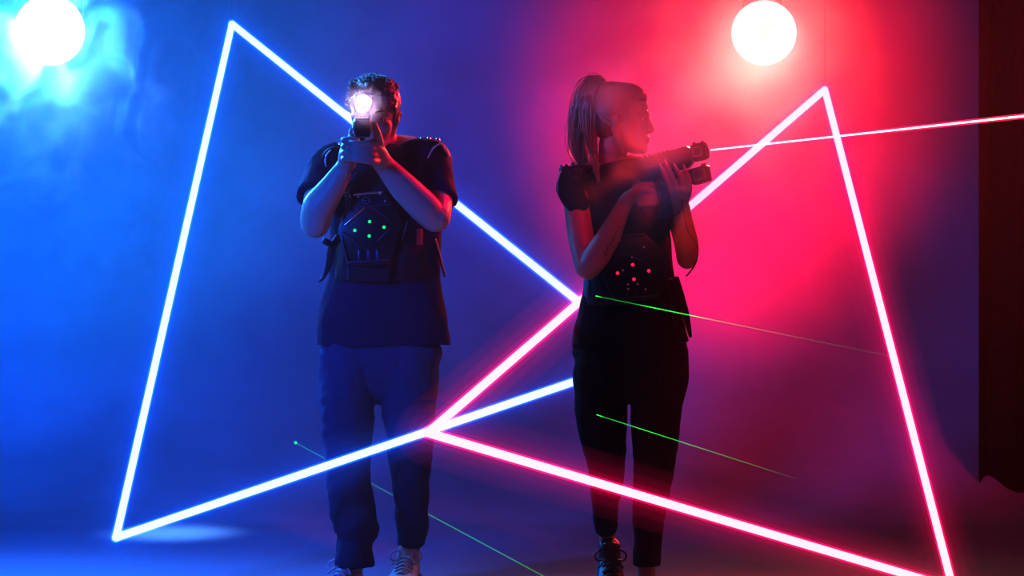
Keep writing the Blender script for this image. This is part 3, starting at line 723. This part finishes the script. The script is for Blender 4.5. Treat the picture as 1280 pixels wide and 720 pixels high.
melt(j, 'trousers', M_legg, wo, voxel=.005, smooth=3, post=folds(.006, (10, 10, 12), 31))
shoe(wo, fh(809, DW+.01), (-.12, -1, 0), .255, .098, .10, M_bootblk, M_sole, M_bootblk)
shoe(wo, Vector(((760-640)/F*(DW+.26), DW+.26, .0)), (.02, -1, 0), .255, .105, .12, M_bootblk, M_sole, M_bootblk, pitch=math.radians(24), label='black lace-up ankle boot with raised heel')
# vest
VW = -.128
v = MB()
v.sweep([wp(774, 211, .02), wp(776, 222, .01), wp(780, 245, 0), wp(782, 290, -.005), wp(786, 335, -.005), wp(787, 380, -.005)], wr((36, 30), (44, 36), (52, 42), (56, 44), (56, 41), (60, 41)), n=28, up=(0, 1, 0), sub=4, cap=False)
vest = melt(v, 'vest', M_vest, wo, voxel=.005, smooth=3, post=folds(.003, (14, 14, 10), 15))
pd = MB()
pd.sweep([wp(748, 211, .0), wp(733, 209, .0), wp(716, 212, -.005), wp(703, 219, -.01), wp(699, 236, -.02)], wr((4, 24), (5, 28), (5, 28), (5, 25), (4, 20)), n=16, up=(0, 1, 0), sub=4)
pd.sweep([wp(716, 212, -.075), wp(714, 240, -.085), wp(728, 262, -.09)], wr((15, 4), (17, 4), (12, 3)), n=16, up=(0, 1, 0), sub=4)
build(pd, 'shoulder_pad', M_vest, vest)
build(MB().sweep([wp(806, 214, .02), wp(826, 214, .03), wp(845, 221, .03), wp(853, 236, .03)], wr((4, 24), (5, 26), (5, 24), (4, 18)), n=16, up=(0, 1, 0), sub=4), 'shoulder_pad', M_vest, vest)
build(MB().sweep([wp(697, 238, -.07), wp(698, 222, -.08), wp(703, 214, -.08), wp(707, 225, -.085), wp(708, 240, -.09)], .0025, n=8, sub=5), 'piping', M_pipe, vest)
for (x, y) in ((702, 209), (708, 208), (716, 206), (724, 206), (731, 208)):
    build(MB().sweep([wp(x, y+3, -.02), wp(x, y-1, -.02)], [.009, .006], n=12), 'shoulder_stud', M_plast2, vest)
def stroke_digit(seg, ox, oy, d, r=.0013):
    mbx = MB()
    for s_ in seg: mbx.sweep([wp(ox+x, oy+y, d) for x, y in s_], r, n=6, sub=4)
    return mbx
nb = stroke_digit([[(-3.6, -2.0), (-2.4, -3.8), (-.6, -3.6), (-.2, -1.6), (-2.2, 1.0), (-4, 3.6), (.2, 3.2)], [(1.4, -3.4), (3.2, -3.5), (5.0, -3.6), (3.9, -.5), (2.6, 3.6)]], 722, 217.5, -.102)
build(nb, 'number', M_print, vest)
rg = [wp(722+10.5*math.cos(a*PI/16), 217.5+7.2*math.sin(a*PI/16), -.102) for a in range(33)]
build(MB().sweep(rg, .0009, n=6), 'number_ring', M_print, vest)
cu = MB()
def cz2(pts, d, th, bev):
    D = DW+d; poly = [((x-640)/F*D, CAMH-(y-HY)/F*D) for x, y in pts]
    cu.prism(poly, Matrix(((1, 0, 0, 0), (0, 0, -1, D), (0, 1, 0, 0), (0, 0, 0, 1))), th, bev)
cz2([(772, 296), (806, 292), (824, 308), (834, 334), (822, 374), (768, 378), (752, 342), (762, 316)], VW, .033, .006)
build(cu, 'chest_unit', M_plast, vest, sharp=35)
def barw(pts, r, name, mat, d=VW-.022): return build(MB().sweep([wp(x, y, d) for x, y in pts], r, n=8), name, mat, vest)
barw([(776, 295.5), (804, 293)], .0034, 'top_bar', M_plast2)
barw([(788, 320), (770, 333), (757, 343)], .0030, 'diamond_frame', M_vest)
barw([(790, 320), (808, 330), (823, 340)], .0018, 'diamond_frame', M_plast2)
barw([(766, 318), (776, 318), (786, 319)], .0018, 'diamond_frame', M_plast2)
barw([(768, 373), (820, 369)], .0030, 'bottom_bar', M_plast2)
for (x, y) in ((791, 331), (811, 338.5), (772, 341.5), (792.5, 349)):
    build(MB().ell(wp(x, y, VW-.018), (2.2*sW, .004, 2.2*sW)), 'red_lamp', M_redled, vest)
for (x, y) in ((790, 321.5), (778.5, 338), (775, 300), (805, 309), (785, 355.5), (785.5, 361), (797, 355), (807, 361.5)):
    build(MB().ell(wp(x, y, VW-.018), (.0036, .003, .0036)), 'screw', M_pipe, vest)
for (x) in (783, 794, 805): barw([(x, 364), (x, 370)], .007, 'vent_tube', M_plast2, VW-.014)
build(MB().sweep([wp(842, 348, -.09), wp(850, 372, -.08), wp(858, 396, -.08), wp(863, 421, -.085)], [(.018, .004), (.016, .004), (.011, .004), (.005, .003)], n=10, up=(0, 1, 0), sub=3), 'side_strap', M_vest, vest)
build(MB().sweep([wp(836, 350, -.11), wp(842, 380, -.11), wp(845, 408, -.11)], [(.012, .004), (.012, .004), (.010, .003)], n=10, up=(0, 1, 0), sub=3), 'side_strap', M_vest, vest)
tat = build(tt, 'tattoo', M_tattoo, wo)
gu0 = wp(814, 220, -.205); gu1 = wp(893, 201, -.265)
GW = frame(gu0, gu1-gu0, (0, 0, 1))
gun_w = phaser(GW, 'black toy laser gun held in profile, firing the red beam', 1.02)
cd = [wp(806, 256, -.20), wp(822, 272, -.16), wp(846, 268, -.20), wp(853, 256, -.22), wp(852, 250, -.235), wp(854, 262, -.24), wp(860, 288, -.17), wp(869, 304, -.12), wp(872, 316, -.10), wp(868, 332, -.08), wp(858, 345, -.07)]
build(MB().sweep(cd, .0028, n=8, sub=8), 'cord', M_plast2, gun_w)
# end of figures

# ---------------------------------------------------------------- studio lamps
M_refl = principled('polished_reflector', (.85, .85, .87), .12, metal=1)
def lamp(name, c, r, direction, face_col, face_str, bulb_col, bulb_str, label, roll=0):
    t = empty(name, c, label, 'lamp')
    d = Vector(direction).normalized()
    M = Matrix.Translation(c) @ d.to_track_quat('Z', 'Y').to_matrix().to_4x4()
    build(MB().lathe([(.045, -.16), (.07, -.15), (r*.75, -.07), (r*.96, -.008), (r*.98, -.004), (r*.97, -.002), (r*.94, -.006), (r*.72, -.066), (.06, -.14), (.045, -.15)], M, 48, True), 'reflector', M_black, t)
    build(MB().lathe([(.001, -.002), (r*.97, -.002), (r*1.0, .001), (r*.97, .006), (.001, .009)], M, 48), 'diffuser', emission(name+'_diffuser', face_col, face_str), t)
    bl = MB().lathe([(r*.17, .009), (r*.22, .009), (r*.22, .014), (r*.17, .014)], M @ Matrix.Translation((r*.08, r*.1, 0)), 32, True)
    bl.lathe([(.001, .009), (r*.07, .009), (r*.05, .014), (.001, .015)], M @ Matrix.Translation((r*.12, r*.08, 0)), 24)
    build(bl, 'bulb', emission(name+'_bulb', bulb_col, bulb_str), t)
    hb = MB().lathe([(.001, -.44), (.055, -.44), (.065, -.42), (.065, -.17), (.05, -.15), (.001, -.15)], M, 32)
    build(hb, 'housing', M_black, t, sharp=40)
    back = M @ Vector((0, 0, -.30))
    yk = MB()
    for s in (-1, 1): yk.sweep([back+Vector((s*.085, 0, -.02)), back+Vector((s*.085, 0, .12)), back+Vector((s*.05, 0, .17)), back+Vector((0, 0, .18))], .010, n=8, sub=3)
    build(yk, 'yoke', M_black, t)
    build(MB().sweep([back+Vector((0, 0, .17)), Vector((back.x, back.y, ZC-.02))], .016, n=12), 'drop_pole', M_black, t)
    return t
lamp('hanging_studio_lamp', BL, 44*10.6/F, (.02, -1, -.12), (.95, .98, 1.0), 1.6, (1.0, 1.0, 1.0), 1.3, 'round blue-haloed studio lamp hanging in the upper left')
lamp('hanging_studio_lamp', RL, 40.5*10.6/F, (-.06, -1, -.12), (1.0, .97, .93), .95, (1.0, .72, .25), .40, 'round red-haloed studio lamp hanging above and beyond the gun muzzle')

# ---------------------------------------------------------------- laser beams
def ramp_emission(name, stops, axis_from, axis_to, strength):
    """emission that fades along the beam (object coordinates projected on its axis)"""
    m, nt, out = new_mat(name); N = nt.nodes.new; L = nt.links.new
    tc = N('ShaderNodeTexCoord'); sb = N('ShaderNodeVectorMath'); sb.operation = 'SUBTRACT'; sb.inputs[1].default_value = axis_from
    L(tc.outputs['Object'], sb.inputs[0]); a = Vector(axis_to)-Vector(axis_from)
    dt = N('ShaderNodeVectorMath'); dt.operation = 'DOT_PRODUCT'; dt.inputs[1].default_value = a/a.length_squared; L(sb.outputs[0], dt.inputs[0])
    cr = N('ShaderNodeValToRGB'); L(dt.outputs['Value'], cr.inputs[0])
    cr.color_ramp.elements[0].position = stops[0][0]; cr.color_ramp.elements[0].color = (*stops[0][1], 1)
    cr.color_ramp.elements[1].position = stops[-1][0]; cr.color_ramp.elements[1].color = (*stops[-1][1], 1)
    for p, c in stops[1:-1]:
        e = cr.color_ramp.elements.new(p); e.color = (*c, 1)
    e = N('ShaderNodeEmission'); e.inputs[1].default_value = strength; L(cr.outputs[0], e.inputs[0])
    t = N('ShaderNodeBsdfTransparent'); ad = N('ShaderNodeAddShader'); L(t.outputs[0], ad.inputs[0]); L(e.outputs[0], ad.inputs[1]); L(ad.outputs[0], out.inputs[0]); return m
def beam(a, b, r, stops, strength, label, name='laser_beam'):
    m = ramp_emission(name+'_light', stops, a, b, strength)
    o = build(MB().sweep([a, b], r, n=10), name, m)
    return tag(o, label, 'laser beam', kind='thing')
mz = P(889, 187.5, 7.735); far = P(1280, 145, 6.3); dirn = (far-mz)
end = mz+dirn*((2.6-mz.x)/dirn.x)
rb = beam(mz, end, (.0022, .0040), [(0, (1, .75, .82)), (1, (1, .8, .86))], 1.0, 'bright pink-white laser beam shooting right from the held gun muzzle')
build(MB().sweep([mz, end], (.0060, .0105), n=12), 'glow', gas('red_beam_skin', (1.0, .02, .10), .45), rb)
g = (.05, 1.0, .12)
def gs(*st): return [(p, tuple(c*k for c in g)) for p, k in st]
def gb(x0, y0, d0, x1, y1, d1, r, st, label):
    o = beam(P(x0, y0, d0), P(x1, y1, d1), r, gs(*st), 1.0, label); return o
gb(745, 370, 7.80, 1190, 461, 7.5, .0016, ((0, .9), (.02, .12), (.12, .20), (.16, .7), (.27, .55), (.34, .16), (.55, .05), (1, .0)), 'thin green laser beam starting at the hip of the black vest')
gb(746, 518.5, 7.85, 1000, 600, 7.5, .0014, ((0, .9), (.04, .25), (.25, .45), (.55, .22), (.85, .08), (1, .01)), 'thin green laser beam starting at thigh height on the black trousers')
gb(369.5, 553.5, 9.0, 692, 727, 8.2, .0016, ((0, .16), (.3, .14), (.7, .22), (1, .18)), 'faint green laser beam slanting down behind the jeans to the floor')
tag(build(MB().ell(P(369.5, 553.5, 9.0), (.0062, .0062, .0062)), 'laser_dot', M_green), 'tiny bright green laser dot glowing in the haze left of the jeans', 'laser dot')
light('blue_back_light', 'SPOT', BL+Vector((0, -.25, 0)), (.012, .24, 1.0), 1050, target=BL+Vector((.5, -4, -1.0)), size=.16, angle=100, blend=.8)
light('red_back_light', 'SPOT', RL+Vector((0, -.25, 0)), (1.0, .022, .022), 1250, target=RL+Vector((-.25, -4, -1.0)), size=.15, angle=80, blend=1)
light('blue_halo', 'SPOT', BL+Vector((.02, -.16, -.02)), (.62, .74, 1), 80, target=BL+Vector((.3, -3, -.9)), size=.12, angle=100, blend=1)
light('red_halo', 'SPOT', RL+Vector((-.02, -.16, -.02)), (1, .52, .34), 80, target=RL+Vector((-.2, -3, -.9)), size=.12, angle=100, blend=1)
light('blue_wash', 'SPOT', (-3.9, 9.0, .7), (0, .13, 1), 1150, target=P(200, 240, DB), size=.2, angle=80, blend=1)  # unseen spot added to colour the backdrop blue
light('azure_wash', 'SPOT', (-2.4, 8.6, .25), (0, .62, 1), 210, target=P(150, 130, DB), size=.2, angle=50, blend=1)  # extra unseen spot, pushes the wall near the blue lamp towards azure
light('red_wash', 'SPOT', (.75, 8.9, .2), (1, 0, .02), 1500, target=P(910, 160, DB), size=.2, angle=40, blend=.75)  # unseen uplight added behind the woman to redden the backdrop
light('red_low_wash', 'SPOT', (2.6, 9.0, 2.9), (1, 0, .16), 190, target=P(1050, 470, DB), size=.2, angle=56, blend=1)  # unseen spot added for more red on the lower right backdrop
light('blue_floor_light', 'SPOT', (-3.0, 7.0, 2.9), (0, .13, 1), 1500, target=(-1.5, 9.0, 0), size=.3, angle=46, blend=1)
light('floor_pool_light', 'SPOT', P(215, 300, 9.6)+Vector((0, 0, 1.6)), (.16, .46, 1), 900, target=(P(215, 300, 9.7).x, 9.75, 0), size=.1, angle=12, blend=1)  # unseen spot added for the bright floor patch by the blue triangle
light('blue_fill', 'SPOT', (-3.0, 4.5, 2.0), (.0, .12, 1), 1500, target=(-.50, 8.4, 1.1), size=.5, angle=18, blend=.8)
light('blue_rim', 'SPOT', (-1.7, 9.5, 3.1), (.06, .38, 1), 360, target=mp(420, 200), size=.15, angle=32, blend=.7)  # added spot without a fixture, brightens the man's blue edges
light('red_rim', 'SPOT', (1.6, 9.6, 2.7), (1, 0, .10), 460, target=mp(520, 210), size=.15, angle=18, blend=.6)  # added spot without a fixture, gives the man a red edge
light('red_front', 'SPOT', (1.3, 5.6, 3.1), (1, .0, .04), 560, target=wp(808, 190, -.3), size=.2, angle=11, blend=.9)  # added spot without a fixture, reddens the wisp before the woman
light('violet_key', 'SPOT', (-1.8, 6.6, 2.4), (.36, .22, 1), 300, target=wp(735, 158), size=.1, angle=6, blend=.8)
light('muzzle_flash', 'SPOT', mp(453.5, 131, -.58), (1, .70, .95), 4.5, target=mp(453.5, 131, -3), size=.012, angle=120, blend=.5)
light('arm_rim', 'SPOT', (-3.3, 8.9, 1.9), (.05, .32, 1), 480, target=mp(390, 262, -.1), size=.1, angle=9, blend=.6)  # added narrow spot without a fixture, lights the man's outer arm
light('violet_wash', 'SPOT', (-.35, 9.3, 3.2), (.22, .05, 1), 110, target=P(585, 140, DB), size=.2, angle=42, blend=1)  # unseen spot added to turn the middle of the backdrop purple
